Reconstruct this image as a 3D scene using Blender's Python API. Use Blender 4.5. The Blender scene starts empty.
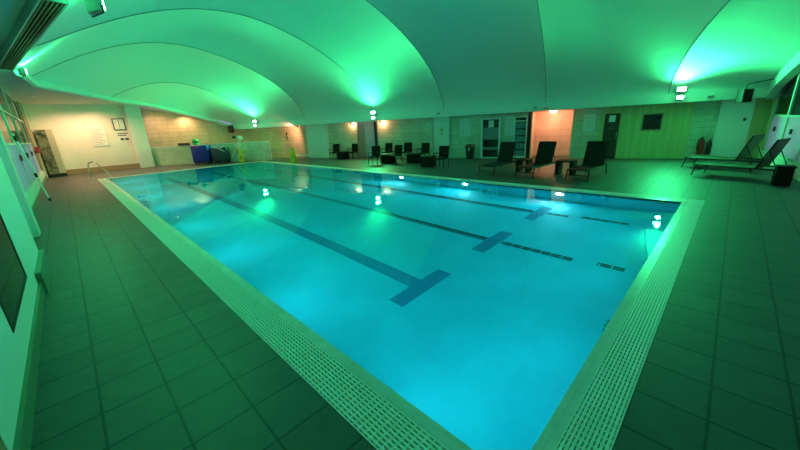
import bpy, bmesh, math, random
from mathutils import Vector, Matrix
random.seed(7)
SC = bpy.context.scene
COL = SC.collection

# ------------------------------------------------------------------ camera, world, exposure
cam = bpy.data.cameras.new('camera')
cam.sensor_width = 36.0
cam.lens = 325.5 / 800 * 36.0
cam.clip_start = 0.02
cam_o = bpy.data.objects.new('camera', cam)
COL.objects.link(cam_o)
cam_o.matrix_world = Matrix(((0.70039322, 0.24198379, -0.6714858, 0.0),
                             (-0.712063, 0.17210803, -0.68069458, 0.0),
                             (-0.04914896, 0.95489406, 0.292851, 1.95),
                             (0, 0, 0, 1)))
SC.camera = cam_o

wd = bpy.data.worlds.new('dusk')
SC.world = wd
wd.use_nodes = True
bg = wd.node_tree.nodes['Background']
bg.inputs[0].default_value = (0.32, 0.38, 0.54, 1)      # last blue light outside
bg.inputs[1].default_value = 0.85

SC.view_settings.view_transform = 'Standard'
SC.view_settings.look = 'None'
SC.view_settings.exposure = 0.0
SC.view_settings.gamma = 1.0
SC.view_settings.use_curve_mapping = False

GREEN = (0.035, 1.0, 0.28)
WARM = (1.0, 0.55, 0.31)
COOL = (0.62, 0.92, 1.0)
E_FLOOD = [660, 640, 620, 200, 180]
E_POOL = 24
E_WARM = 14


def lamp(name, kind, loc, color, energy, size=0.1, aim=None, spot=None, blend=0.6):
    l = bpy.data.lights.new(name, kind)
    l.color = color
    l.energy = energy
    if kind == 'AREA':
        l.shape = 'DISK'
        l.size = size
    else:
        l.shadow_soft_size = size
    if kind == 'SPOT':
        l.spot_size = spot
        l.spot_blend = blend
    o = bpy.data.objects.new(name, l)
    COL.objects.link(o)
    o.location = loc
    if aim is not None:
        o.rotation_euler = (Vector(aim) - Vector(loc)).to_track_quat('-Z', 'Y').to_euler()
    return o


# ------------------------------------------------------------------ hall frame: p runs across to the back wall, q along it to the left
TH = math.atan2(0.279, 0.960)
N = Vector((math.cos(TH), math.sin(TH), 0))
W = Vector((-math.sin(TH), math.cos(TH), 0))


def H(p, q, z=0.0):
    v = N * p + W * q
    return Vector((v.x, v.y, z))


def yr(x):                      # right wall line
    return -0.85 - 0.1136 * (19.1 - x)


# ------------------------------------------------------------------ mesh helpers
class MB:
    def __init__(self):
        self.bm = bmesh.new()
        self.mi = 0

    def _new(self, verts, faces):
        vs = [self.bm.verts.new(v) for v in verts]
        for f in faces:
            try:
                fc = self.bm.faces.new([vs[i] for i in f])
                fc.material_index = self.mi
            except ValueError:
                pass
        return vs

    def box(self, a, b, M=None, bev=0.0):
        (x0, y0, z0), (x1, y1, z1) = a, b
        x0, x1 = min(x0, x1), max(x0, x1)
        y0, y1 = min(y0, y1), max(y0, y1)
        z0, z1 = min(z0, z1), max(z0, z1)
        if bev > 0:
            tmp = bmesh.new()
            bmesh.ops.create_cube(tmp, size=1.0)
            for v in tmp.verts:
                v.co = Vector(((x0 + x1) / 2 + v.co.x * (x1 - x0), (y0 + y1) / 2 + v.co.y * (y1 - y0), (z0 + z1) / 2 + v.co.z * (z1 - z0)))
            bmesh.ops.bevel(tmp, geom=list(tmp.edges), offset=bev, segments=2, affect='EDGES', profile=0.5)
            self._merge(tmp, M)
            return self
        vs = [(x0, y0, z0), (x1, y0, z0), (x1, y1, z0), (x0, y1, z0), (x0, y0, z1), (x1, y0, z1), (x1, y1, z1), (x0, y1, z1)]
        vs = [Vector(v) for v in vs]
        if M is not None:
            vs = [M @ v for v in vs]
        self._new(vs, [(0, 3, 2, 1), (4, 5, 6, 7), (0, 1, 5, 4), (1, 2, 6, 5), (2, 3, 7, 6), (3, 0, 4, 7)])
        return self

    def _merge(self, tmp, M=None):
        idx = {}
        for v in tmp.verts:
            co = M @ v.co if M is not None else v.co
            idx[v] = self.bm.verts.new(co)
        for f in tmp.faces:
            try:
                fc = self.bm.faces.new([idx[v] for v in f.verts])
                fc.material_index = self.mi
            except ValueError:
                pass
        tmp.free()

    def prism(self, pts, d):            # polygon of 3D points swept by vector d
        d = Vector(d)
        n = len(pts)
        a = [Vector(p) for p in pts]
        self._new(a + [p + d for p in a], [tuple(range(n - 1, -1, -1)), tuple(range(n, 2 * n))] + [(i, (i + 1) % n, n + (i + 1) % n, n + i) for i in range(n)])
        return self

    def quad(self, *pts):
        self._new([Vector(p) for p in pts], [tuple(range(len(pts)))])
        return self

    def tube(self, path, r, seg=8, closed=False):
        path = [Vector(p) for p in path]
        n = len(path)
        rr = r if isinstance(r, (list, tuple)) else [r] * n
        rings = []
        up = None
        for i, p in enumerate(path):
            if closed:
                t = path[(i + 1) % n] - path[i - 1]
            else:
                t = path[min(i + 1, n - 1)] - path[max(i - 1, 0)]
            t.normalize()
            if up is None:
                up = t.orthogonal().normalized()
            up = (up - t * up.dot(t)).normalized()
            s = t.cross(up)
            rings.append([p + (up * math.cos(2 * math.pi * k / seg) + s * math.sin(2 * math.pi * k / seg)) * rr[i] for k in range(seg)])
        vs = [v for ring in rings for v in ring]
        fs = []
        for i in range(n if closed else n - 1):
            j = (i + 1) % n
            for k in range(seg):
                k2 = (k + 1) % seg
                fs.append((i * seg + k, i * seg + k2, j * seg + k2, j * seg + k))
        if not closed:
            fs.append(tuple(range(seg - 1, -1, -1)))
            fs.append(tuple((n - 1) * seg + k for k in range(seg)))
        self._new(vs, fs)
        return self

    def lathe(self, prof, seg=20, M=None):   # (r, z) profile about z
        vs = []
        for r, z in prof:
            for k in range(seg):
                v = Vector((r * math.cos(2 * math.pi * k / seg), r * math.sin(2 * math.pi * k / seg), z))
                vs.append(M @ v if M is not None else v)
        fs = []
        for i in range(len(prof) - 1):
            for k in range(seg):
                k2 = (k + 1) % seg
                fs.append((i * seg + k, i * seg + k2, (i + 1) * seg + k2, (i + 1) * seg + k))
        fs.append(tuple(range(seg - 1, -1, -1)))
        fs.append(tuple((len(prof) - 1) * seg + k for k in range(seg)))
        self._new(vs, fs)
        return self

    def cyl(self, a, b, r, seg=14):
        return self.tube([a, b], r, seg)

    def build(self, name, mats, parent=None, smooth=False, loc=None, rz=None, double=True):
        me = bpy.data.meshes.new(name)
        bmesh.ops.remove_doubles(self.bm, verts=self.bm.verts, dist=1e-5) if not double else None
        bmesh.ops.recalc_face_normals(self.bm, faces=self.bm.faces)
        self.bm.to_mesh(me)
        self.bm.free()
        for m in (mats if isinstance(mats, (list, tuple)) else [mats]):
            me.materials.append(m)
        if smooth:
            for p in me.polygons:
                p.use_smooth = True
            try:
                me.set_sharp_from_angle(angle=math.radians(38))
            except Exception:
                pass
        o = bpy.data.objects.new(name, me)
        COL.objects.link(o)
        if parent is not None:
            o.parent = parent
        if loc is not None:
            o.location = loc
        if rz is not None:
            o.rotation_euler = (0, 0, rz)
        return o


def tag(o, label=None, cat=None, group=None, kind=None):
    if label: o['label'] = label
    if cat: o['category'] = cat
    if group: o['group'] = group
    if kind: o['kind'] = kind
    return o


def thing(name, label, cat, loc=(0, 0, 0), rz=0.0, group=None):
    o = bpy.data.objects.new(name, None)
    o.empty_display_size = 0.1
    COL.objects.link(o)
    o.location = loc
    o.rotation_euler = (0, 0, rz)
    return tag(o, label, cat, group)


def copy_tree(o, parent=None):
    kids = [c for c in bpy.data.objects if c.parent == o]
    c = o.copy()
    COL.objects.link(c)
    c.parent = parent
    for k in kids:
        copy_tree(k, c)
    return c


def struct(o):
    o['kind'] = 'structure'
    return o


# ------------------------------------------------------------------ materials
def mat(name, col, rough=0.5, metal=0.0, spec=0.5, emit=None, estr=0.0):
    m = bpy.data.materials.new(name)
    m.use_nodes = True
    b = m.node_tree.nodes['Principled BSDF']
    b.inputs['Base Color'].default_value = (*col, 1)
    b.inputs['Roughness'].default_value = rough
    b.inputs['Metallic'].default_value = metal
    b.inputs['Specular IOR Level'].default_value = spec
    if emit:
        b.inputs['Emission Color'].default_value = (*emit, 1)
        b.inputs['Emission Strength'].default_value = estr
    return m


def nt(m):
    return m.node_tree.nodes, m.node_tree.links, m.node_tree.nodes['Principled BSDF']


def noise_mat(name, c1, c2, scale=6, rough=0.5, bump=0.0, stretch=None, spec=0.5, detail=5):
    m = mat(name, c1, rough, spec=spec)
    n, l, b = nt(m)
    tc = n.new('ShaderNodeTexCoord')
    mp = n.new('ShaderNodeMapping')
    if stretch: mp.inputs['Scale'].default_value = stretch
    no = n.new('ShaderNodeTexNoise')
    no.inputs['Scale'].default_value = scale
    no.inputs['Detail'].default_value = detail
    cr = n.new('ShaderNodeValToRGB')
    cr.color_ramp.elements[0].position = 0.35
    cr.color_ramp.elements[1].position = 0.65
    cr.color_ramp.elements[0].color = (*c1, 1)
    cr.color_ramp.elements[1].color = (*c2, 1)
    l.new(tc.outputs['Object'], mp.inputs[0])
    l.new(mp.outputs[0], no.inputs['Vector'])
    l.new(no.outputs['Fac'], cr.inputs[0])
    l.new(cr.outputs[0], b.inputs['Base Color'])
    if bump:
        bp = n.new('ShaderNodeBump')
        bp.inputs['Strength'].default_value = bump
        bp.inputs['Distance'].default_value = 0.01
        l.new(no.outputs['Fac'], bp.inputs['Height'])
        l.new(bp.outputs[0], b.inputs['Normal'])
    return m


def tile_mat(name, c1, c2, joint, w, h, axes='XY', off=(0, 0), rough=0.5, jw=0.008, stagger=0.0, noise=3.0, bump=0.25, rotz=0.0):
    """rectangular tiles: axes picks which object axes carry the pattern"""
    m = mat(name, c1, rough)
    n, l, b = nt(m)
    tc = n.new('ShaderNodeTexCoord')
    sep = n.new('ShaderNodeSeparateXYZ')
    l.new(tc.outputs['Object'], sep.inputs[0])
    cmb = n.new('ShaderNodeCombineXYZ')
    for k, a in enumerate(axes):
        ad = n.new('ShaderNodeMath')
        ad.operation = 'ADD'
        ad.inputs[1].default_value = off[k]
        l.new(sep.outputs['XYZ'.index(a)], ad.inputs[0])
        l.new(ad.outputs[0], cmb.inputs[k])
    br = n.new('ShaderNodeTexBrick')
    br.offset = stagger
    br.inputs['Color1'].default_value = (*c1, 1)
    br.inputs['Color2'].default_value = (*c2, 1)
    br.inputs['Mortar'].default_value = (*joint, 1)
    br.inputs['Scale'].default_value = 1.0
    br.inputs['Brick Width'].default_value = w
    br.inputs['Row Height'].default_value = h
    br.inputs['Mortar Size'].default_value = jw
    br.inputs['Mortar Smooth'].default_value = 0.1
    l.new(cmb.outputs[0], br.inputs['Vector'])
    no = n.new('ShaderNodeTexNoise')
    no.inputs['Scale'].default_value = noise
    no.inputs['Detail'].default_value = 8
    no.inputs['Roughness'].default_value = 0.7
    l.new(tc.outputs['Object'], no.inputs['Vector'])
    mx = n.new('ShaderNodeMix')
    mx.data_type = 'RGBA'
    mx.blend_type = 'MULTIPLY'
    mx.inputs['Factor'].default_value = 0.55
    rp = n.new('ShaderNodeValToRGB')
    rp.color_ramp.elements[0].position = 0.3
    rp.color_ramp.elements[0].color = (0.55, 0.55, 0.55, 1)
    rp.color_ramp.elements[1].position = 0.7
    rp.color_ramp.elements[1].color = (1.15, 1.15, 1.15, 1)
    l.new(no.outputs['Fac'], rp.inputs[0])
    l.new(br.outputs['Color'], mx.inputs[6])
    l.new(rp.outputs[0], mx.inputs[7])
    l.new(mx.outputs[2], b.inputs['Base Color'])
    bp = n.new('ShaderNodeBump')
    bp.inputs['Strength'].default_value = bump
    bp.inputs['Distance'].default_value = 0.004
    bp.invert = True
    l.new(br.outputs['Fac'], bp.inputs['Height'])
    l.new(bp.outputs[0], b.inputs['Normal'])
    return m


M = {}
M['fabric'] = mat('white_membrane', (0.72, 0.76, 0.74), 0.55, spec=0.3)
M['soffit'] = mat('soffit_paint', (0.66, 0.64, 0.58), 0.7)
M['floor'] = tile_mat('slate_floor_tile', (0.085, 0.1, 0.09), (0.07, 0.083, 0.075), (0.016, 0.02, 0.018), 0.4, 0.4, 'XY', (0.4 * 30 - 0.935, 0.4 * 30 - 0.195), rough=0.5, jw=0.0095, noise=5, bump=0.5)
M['white_paint'] = mat('white_paint', (0.78, 0.8, 0.78), 0.5)
M['pale_wall'] = noise_mat('pale_plaster', (0.74, 0.72, 0.64), (0.78, 0.76, 0.69), 2, 0.7)
M['white_tile'] = tile_mat('white_wall_tile', (0.74, 0.76, 0.74), (0.7, 0.73, 0.71), (0.55, 0.56, 0.54), 0.3, 0.2, 'XZ', (30, 30), rough=0.35, jw=0.006, noise=1.5, bump=0.1)
M['back_tile'] = tile_mat('beige_wall_tile', (0.66, 0.66, 0.52), (0.6, 0.6, 0.48), (0.38, 0.38, 0.3), 1.24, 0.25, 'YZ', (30, 30), rough=0.55, jw=0.009, stagger=0.5, noise=1.2, bump=0.2)
M['tan_tile'] = tile_mat('tan_wall_tile', (0.68, 0.45, 0.3), (0.6, 0.4, 0.26), (0.4, 0.27, 0.18), 1.24, 0.25, 'YZ', (30, 30), rough=0.55, jw=0.009, stagger=0.5, noise=1.2, bump=0.2)
M['tan_tile_x'] = tile_mat('tan_end_wall_tile', (0.66, 0.48, 0.32), (0.6, 0.43, 0.28), (0.42, 0.3, 0.2), 0.62, 0.31, 'XZ', (30, 30), rough=0.55, jw=0.012, noise=1.2, bump=0.2)
M['alcove_tile'] = tile_mat('cream_alcove_tile', (0.78, 0.62, 0.52), (0.74, 0.58, 0.48), (0.6, 0.46, 0.38), 0.62, 0.31, 'YZ', (30, 30), rough=0.5, jw=0.01, noise=1.2, bump=0.2)
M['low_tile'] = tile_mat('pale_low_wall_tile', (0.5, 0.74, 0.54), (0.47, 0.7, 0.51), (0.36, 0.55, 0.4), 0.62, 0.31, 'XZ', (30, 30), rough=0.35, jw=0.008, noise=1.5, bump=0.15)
M['wood'] = noise_mat('pale_wood_panelling', (0.52, 0.48, 0.2), (0.66, 0.6, 0.28), 1.2, 0.5, 0.1, stretch=(6, 6, 0.35))
M['wood_frame'] = noise_mat('reddish_wood', (0.32, 0.17, 0.09), (0.42, 0.24, 0.13), 3, 0.5, stretch=(6, 6, 0.5))
M['dark_wood'] = noise_mat('dark_wood_door', (0.05, 0.02, 0.015), (0.08, 0.035, 0.025), 3, 0.4, stretch=(6, 6, 0.5))
M['tan_base'] = mat('tan_skirting', (0.36, 0.24, 0.14), 0.5)
M['dark_base'] = mat('dark_skirting_tile', (0.12, 0.2, 0.14), 0.4)
M['grate'] = mat('white_plastic_grate', (0.82, 0.82, 0.79), 0.4)
M['channel'] = mat('dark_drain_channel', (0.03, 0.035, 0.035), 0.6)
M['lip'] = tile_mat('pool_edge_tile', (0.72, 0.76, 0.74), (0.7, 0.74, 0.72), (0.64, 0.68, 0.66), 0.25, 0.25, 'XY', (30, 30), rough=0.25, jw=0.006, noise=2, bump=0.1)
M['pool'] = tile_mat('pale_blue_pool_tile', (0.025, 0.61, 0.74), (0.025, 0.6, 0.73), (0.024, 0.585, 0.71), 0.2, 0.2, 'XY', (30, 30), rough=0.4, jw=0.004, noise=0.4, bump=0.0)
M['lane'] = mat('navy_lane_tile', (0.01, 0.2, 0.36), 0.4)
M['lane_grey'] = mat('slate_lane_tile', (0.02, 0.2, 0.33), 0.4)
M['slot'] = mat('black_inlet_slot', (0.006, 0.012, 0.02), 0.5)
M['black'] = mat('matt_black', (0.012, 0.012, 0.012), 0.5)
M['wicker'] = noise_mat('dark_woven_wicker', (0.006, 0.005, 0.004), (0.018, 0.014, 0.012), 60, 0.7, 0.6, spec=0.15)
M['sling'] = noise_mat('dark_brown_sling', (0.014, 0.011, 0.009), (0.022, 0.017, 0.014), 120, 0.7, 0.3, spec=0.15)
M['sling_green_lit'] = noise_mat('green_lit_sling', (0.05, 0.055, 0.03), (0.07, 0.075, 0.04), 90, 0.55, 0.3)  # green of the floodlight painted into the dark sling colour
M['dark_metal'] = mat('dark_bronze_metal', (0.014, 0.011, 0.009), 0.5, 0.2, spec=0.3)
M['chrome'] = mat('chrome', (0.75, 0.76, 0.76), 0.15, 1.0)
M['grey_metal'] = mat('grey_metal', (0.35, 0.36, 0.36), 0.4, 0.7)
M['plastic_white'] = mat('white_plastic', (0.8, 0.8, 0.78), 0.35)
M['paper'] = noise_mat('white_paper', (0.8, 0.82, 0.8), (0.76, 0.78, 0.76), 4, 0.6)
M['ink'] = mat('grey_print', (0.35, 0.38, 0.37), 0.6)
M['print_dark'] = mat('dark_print', (0.06, 0.07, 0.07), 0.6)
M['yellow'] = mat('yellow_plastic', (0.75, 0.62, 0.02), 0.4)
M['red'] = mat('red_paint', (0.55, 0.02, 0.02), 0.35)
M['maroon'] = mat('maroon_plastic', (0.22, 0.06, 0.06), 0.45)
M['blue_mat'] = noise_mat('royal_blue_cover', (0.002, 0.02, 0.3), (0.004, 0.04, 0.45), 9, 0.45, 0.5)
M['navy_mat'] = noise_mat('dark_teal_cover', (0.008, 0.05, 0.075), (0.015, 0.08, 0.11), 9, 0.5, 0.5)
M['float_green'] = mat('bright_green_foam', (0.1, 0.65, 0.2), 0.5)
M['float_navy'] = mat('navy_foam', (0.01, 0.015, 0.04), 0.6)
M['seam'] = mat('grey_seam_tape', (0.2, 0.24, 0.22), 0.6)
M['grille'] = mat('grey_grille_paint', (0.3, 0.36, 0.34), 0.5)
M['lamp_green'] = mat('green_lamp_lens', (0.1, 0.6, 0.3), 0.3, emit=(0.35, 1.0, 0.6), estr=30)
M['lamp_warm'] = mat('warm_lamp_lens', (0.8, 0.7, 0.6), 0.3, emit=(1.0, 0.72, 0.42), estr=14)
M['lamp_pool'] = mat('white_pool_lens', (0.8, 0.8, 0.8), 0.3, emit=(0.85, 0.92, 1.0), estr=16)
M['screen'] = noise_mat('dark_screen', (0.008, 0.01, 0.01), (0.015, 0.018, 0.018), 5, 0.15)
M['cream'] = mat('cream_laminate', (0.6, 0.55, 0.42), 0.4)
M['leafy'] = noise_mat('dark_leafy_print', (0.03, 0.045, 0.03), (0.3, 0.3, 0.2), 5, 0.5, detail=6)
M['blind'] = noise_mat('lilac_blind', (0.32, 0.27, 0.32), (0.24, 0.2, 0.25), 8, 0.6, stretch=(0.3, 0.3, 8))
M['blue_panel'] = noise_mat('blue_grey_stock', (0.06, 0.12, 0.18), (0.2, 0.3, 0.36), 9, 0.5, stretch=(1, 1, 2.2))
M['lilac'] = mat('pale_lilac_board', (0.5, 0.46, 0.6), 0.6)
M['trim_white'] = mat('pale_window_frame', (0.6, 0.62, 0.6), 0.45)


def glass_mat(name, col, rough):
    m = bpy.data.materials.new(name)
    m.use_nodes = True
    n, l = m.node_tree.nodes, m.node_tree.links
    n.clear()
    out = n.new('ShaderNodeOutputMaterial')
    tr = n.new('ShaderNodeBsdfTransparent')
    tr.inputs[0].default_value = (*col, 1)
    gl = n.new('ShaderNodeBsdfGlossy')
    gl.inputs['Roughness'].default_value = rough
    fr = n.new('ShaderNodeFresnel')
    fr.inputs[0].default_value = 1.5
    mx = n.new('ShaderNodeMixShader')
    l.new(fr.outputs[0], mx.inputs[0])
    l.new(tr.outputs[0], mx.inputs[1])
    l.new(gl.outputs[0], mx.inputs[2])
    l.new(mx.outputs[0], out.inputs[0])
    return m


def frost_mat():
    m = bpy.data.materials.new('frosted_film')
    m.use_nodes = True
    n, l = m.node_tree.nodes, m.node_tree.links
    n.clear()
    out = n.new('ShaderNodeOutputMaterial')
    d = n.new('ShaderNodeBsdfDiffuse')
    d.inputs[0].default_value = (0.62, 0.64, 0.7, 1)
    t = n.new('ShaderNodeBsdfTranslucent')
    t.inputs[0].default_value = (0.85, 0.87, 0.95, 1)
    g = n.new('ShaderNodeBsdfGlossy')
    g.inputs['Roughness'].default_value = 0.25
    a = n.new('ShaderNodeMixShader')
    a.inputs[0].default_value = 0.65
    b = n.new('ShaderNodeMixShader')
    b.inputs[0].default_value = 0.06
    l.new(d.outputs[0], a.inputs[1])
    l.new(t.outputs[0], a.inputs[2])
    l.new(a.outputs[0], b.inputs[1])
    l.new(g.outputs[0], b.inputs[2])
    l.new(b.outputs[0], out.inputs[0])
    return m


def water_mat():
    m = bpy.data.materials.new('clear_pool_water')
    m.use_nodes = True
    n, l = m.node_tree.nodes, m.node_tree.links
    n.clear()
    out = n.new('ShaderNodeOutputMaterial')
    g = n.new('ShaderNodeBsdfGlass')
    g.inputs['Color'].default_value = (0.25, 0.94, 1.0, 1)
    g.inputs['Roughness'].default_value = 0.0
    g.inputs['IOR'].default_value = 1.33
    tc = n.new('ShaderNodeTexCoord')
    no = n.new('ShaderNodeTexNoise')
    no.inputs['Scale'].default_value = 1.6
    no.inputs['Detail'].default_value = 2
    bp = n.new('ShaderNodeBump')
    bp.inputs['Strength'].default_value = 0.06
    bp.inputs['Distance'].default_value = 0.02
    l.new(tc.outputs['Object'], no.inputs['Vector'])
    l.new(no.outputs['Fac'], bp.inputs['Height'])
    l.new(bp.outputs[0], g.inputs['Normal'])
    l.new(g.outputs[0], out.inputs[0])
    return m


M['glass'] = glass_mat('dark_window_glass', (0.2, 0.22, 0.22), 0.02)
M['frost'] = frost_mat()
M['water'] = water_mat()

# ------------------------------------------------------------------ pool sizes
PX0, PX1, PY0, PY1 = 1.34, 9.45, 0.55, 23.25      # water
OX0, OX1, OY0, OY1 = 0.935, 9.85, 0.195, 23.65    # outer edge of the gutter
DEP = -1.1

# ------------------------------------------------------------------ floor
f = MB()
CO = H(18.1, 24.84)
Kc = Vector((19.1, -0.85, 0))
f.quad((-1.2, yr(-1.2), 0), (OX0, yr(OX0), 0), (OX0, 29.1, 0), (-1.2, 29.1, 0))
f.quad((OX0, yr(OX0), 0), (OX1, yr(OX1), 0), (OX1, OY0, 0), (OX0, OY0, 0))
f.quad((OX0, OY1, 0), (OX1, OY1, 0), (OX1, 29.1, 0), (OX0, 29.1, 0))
f.quad((OX1, yr(OX1), 0), (Kc.x + 1.6, -0.67, 0), H(19.6, 2.5), H(19.6, 0.4), H(18.2, 24.8), (CO.x, 29.1, 0), (OX1, 29.1, 0))
f.quad((4.0, 29.1, 0), (CO.x, 29.1, 0), (4.0, 31.0, 0))
struct(f.build('floor', M['floor']))

# ------------------------------------------------------------------ pool basin
b = MB()
b.quad((PX0, PY0, DEP), (PX1, PY0, DEP), (PX1, PY1, DEP), (PX0, PY1, DEP))
for (x0, y0, x1, y1) in ((PX0, PY0, PX1, PY0), (PX1, PY0, PX1, PY1), (PX1, PY1, PX0, PY1), (PX0, PY1, PX0, PY0)):
    b.quad((x0, y0, DEP), (x1, y1, DEP), (x1, y1, -0.02), (x0, y0, -0.02))
e = 0.004
b.mi = 1
for x in (3.5, 5.73, 7.95):
    b.box((x - 0.6, 2.98, DEP), (x + 0.6, 3.26, DEP + e))
b.box((3.5 - 0.14, 3.26, DEP), (3.5 + 0.14, 21.2, DEP + e))
b.mi = 2
b.box((5.73 - 0.1, 3.26, DEP), (5.73 + 0.1, 21.2, DEP + e))
b.box((7.95 - 0.09, 3.26, DEP), (7.95 + 0.09, 21.2, DEP + e))
b.mi = 3


def inlet(x, y0, y1, w=0.062):
    y = y0
    while y < y1:
        b.box((x - w, y, DEP + 0.001), (x - 0.012, min(y + 0.16, y1), DEP + e + 0.006))
        b.box((x + 0.012, y, DEP + 0.001), (x + w, min(y + 0.16, y1), DEP + e + 0.006))
        y += 0.185


inlet(5.76, 3.3, 6.6)
inlet(5.76, 1.62, 2.94)
inlet(5.83, 0.86, 1.25)
inlet(8.05, 3.3, 14.5)
inlet(8.05, 2.45, 2.95)
inlet(8.15, 1.26, 2.2)
struct(b.build('pool_basin', [M['pool'], M['lane'], M['lane_grey'], M['slot']]))

# edge lip round the water and the channel under the grates
l_ = MB()
LW = 0.1
for (x0, y0, x1, y1) in ((PX0 - LW, PY0 - LW, PX0, PY1 + LW), (PX1, PY0 - LW, PX1 + LW, PY1 + LW), (PX0, PY0 - LW, PX1, PY0), (PX0, PY1, PX1, PY1 + LW)):
    l_.box((x0, y0, -0.2), (x1, y1, 0.0))
struct(l_.build('pool_edge', M['lip']))
c_ = MB()
for (x0, y0, x1, y1) in ((OX0, OY0, PX0 - LW, OY1), (PX1 + LW, OY0, OX1, OY1), (PX0 - LW, OY0, PX1 + LW, PY0 - LW), (PX0 - LW, PY1 + LW, PX1 + LW, OY1)):
    c_.box((x0, y0, -0.2), (x1, y1, -0.06))
struct(c_.build('gutter_channel', M['channel']))

wtr = MB()
nx, ny = 2, 4
wtr.quad((PX0, PY0, -0.012), (PX1, PY0, -0.012), (PX1, PY1, -0.012), (PX0, PY1, -0.012))
wo = wtr.build('pool_water', M['water'])
if wo.data.polygons[0].normal.z < 0:
    wo.data.flip_normals()
tag(wo, 'still clear turquoise water filling the pool', 'water', kind='stuff')


# ------------------------------------------------------------------ gutter grates (bars and stringers)
def grate(x0, y0, x1, y1, along, label):
    g = MB()
    z0, z1 = -0.035, 0.0
    if along == 'y':
        n = 10
        pit = (x1 - x0) / n
        for k in range(n + 1):
            x = x0 + k * pit
            w_ = 0.017 if 0 < k < n else 0.02
            g.box((max(x0, x - w_ / 2), y0, z0), (min(x1, x + w_ / 2), y1, z1))
        y = y0
        while y < y1 - 0.01:
            g.box((x0, y, z0), (x1, y + 0.016, z1 - 0.0015))
            y += 0.055
    else:
        n = 10
        pit = (y1 - y0) / n
        for k in range(n + 1):
            y = y0 + k * pit
            w_ = 0.017 if 0 < k < n else 0.02
            g.box((x0, max(y0, y - w_ / 2), z0), (x1, min(y1, y + w_ / 2), z1))
        x = x0
        while x < x1 - 0.01:
            g.box((x, y0, z0), (x + 0.016, y1, z1 - 0.0015))
            x += 0.055
    o = g.build('drain_grate', M['grate'])
    return tag(o, label, 'drain grate')


grate(OX0, OY0, PX0 - LW, OY1, 'y', 'long white slotted gutter grate along the pool side near the tall windows')
grate(PX0 - LW, OY0, OX1, PY0 - LW, 'x', 'white slotted gutter grate across the near right end of the pool')
grate(PX1 + LW, PY0 - LW, OX1, OY1, 'y', 'white slotted gutter grate along the far pool side by the loungers and chairs')
grate(PX0 - LW, PY1 + LW, PX1 + LW, OY1, 'x', 'white slotted gutter grate across the distant end of the pool by the grab rail')

# ------------------------------------------------------------------ membrane ceiling
ZT = 4.15


def lerp(a, b_, t):
    return a + (b_ - a) * t


def table(xs, ys, x):
    if x <= xs[0]: return ys[0]
    for i in range(1, len(xs)):
        if x <= xs[i]:
            return lerp(ys[i - 1], ys[i], (x - xs[i - 1]) / (xs[i] - xs[i - 1]))
    return ys[-1]


# rows across the vault: near end (p, q, z) and back-eave end q
LP = [(0.5, -8.0, ZT), (2.84, 7.3, ZT), (4.16, 15.5, ZT), (5.07, 18.0, ZT), (7.2, 20.4, ZT), (9.26, 22.9, ZT), (12.6, 25.7, 4.1), (15.2, 26.0, 3.55), (16.8, 25.6, 3.0)]
RQ = [-8.0, 7.3, 15.5, 18.0, 20.2, 22.0, 23.6, 24.3, 24.75]
RIB = [-8.0, -2.9, 1.7, 6.8, 11.4, 17.0, 22.0, 24.75]
PB = 17.75
ZB = 2.6


def left_end(rq):
    for i in range(1, len(RQ)):
        if rq <= RQ[i] + 1e-9:
            t = (rq - RQ[i - 1]) / (RQ[i] - RQ[i - 1])
            return tuple(lerp(LP[i - 1][k], LP[i][k], t) for k in range(3))
    return LP[-1]


def shape(u):
    e_ = 0.55 if u > 0.5 else 1.05
    return max(0.0, 1 - (2 * u - 1) ** 2) ** e_


def mem_point(rq, u):
    lp, lq, lz = left_end(rq)
    p = lerp(lp, PB, u)
    q = lerp(lq, rq, u)
    qmin = (yr(0.96 * p) + 0.02 - 0.0 - 0.279 * p) / 0.960
    v = H(p, q)
    lim = yr(v.x) + 0.03
    if v.y < lim:
        q += (lim - v.y) / 0.96
        v = H(p, q)
        v.y = yr(v.x) + 0.03
    d = max(0.0, v.y - yr(v.x))
    A = table([15.5, 18, 20.2, 22, 23.6, 24.3, 24.75], [2.67, 2.6, 2.25, 1.7, 1.0, 0.5, 0.15], rq)
    A = min(A, 0.75 + 0.335 * d)
    k = max(i for i in range(len(RIB)) if RIB[i] <= rq + 1e-9)
    fr = 0.0 if k == len(RIB) - 1 else (rq - RIB[k]) / (RIB[k + 1] - RIB[k])
    fade = min(1.0, d / 3.0) * table([20, 24.75], [1, 0.0], rq)
    bulge = 0.85 * (abs(math.sin(math.pi * fr)) ** 0.75) * fade
    s = shape(u)
    z = lerp(lz, ZB, u) + (A + bulge) * s
    return Vector((v.x, v.y, z))


rows = []
ribrow = []
for i in range(len(RIB) - 1):
    nseg = 14 if i < len(RIB) - 2 else 10
    for k in range(nseg):
        rows.append(RIB[i] + (RIB[i + 1] - RIB[i]) * k / nseg)
        ribrow.append(k == 0 and i > 0)
rows.append(RIB[-1])
ribrow.append(False)
NU = 64
bm = bmesh.new()
uu = [0.5 - 0.5 * math.cos(math.pi * k / NU) for k in range(NU + 1)]
grid = [[bm.verts.new(mem_point(r, u)) for u in uu] for r in rows]
for i in range(len(rows) - 1):
    for k in range(NU):
        bm.faces.new([grid[i][k], grid[i][k + 1], grid[i + 1][k + 1], grid[i + 1][k]])
bm.edges.ensure_lookup_table()
for i, is_rib in enumerate(ribrow):
    if is_rib:
        for k in range(NU):
            ed = bm.edges.get([grid[i][k], grid[i][k + 1]])
            ed.smooth = False
for fc in bm.faces:
    fc.smooth = True
edge_chain = [grid[i][0].co.copy() for i in range(len(rows))]
near_right = [grid[0][k].co.copy() for k in range(NU + 1)]
bmesh.ops.remove_doubles(bm, verts=bm.verts, dist=1e-4)
bmesh.ops.recalc_face_normals(bm, faces=bm.faces)
me = bpy.data.meshes.new('ceiling')
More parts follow.
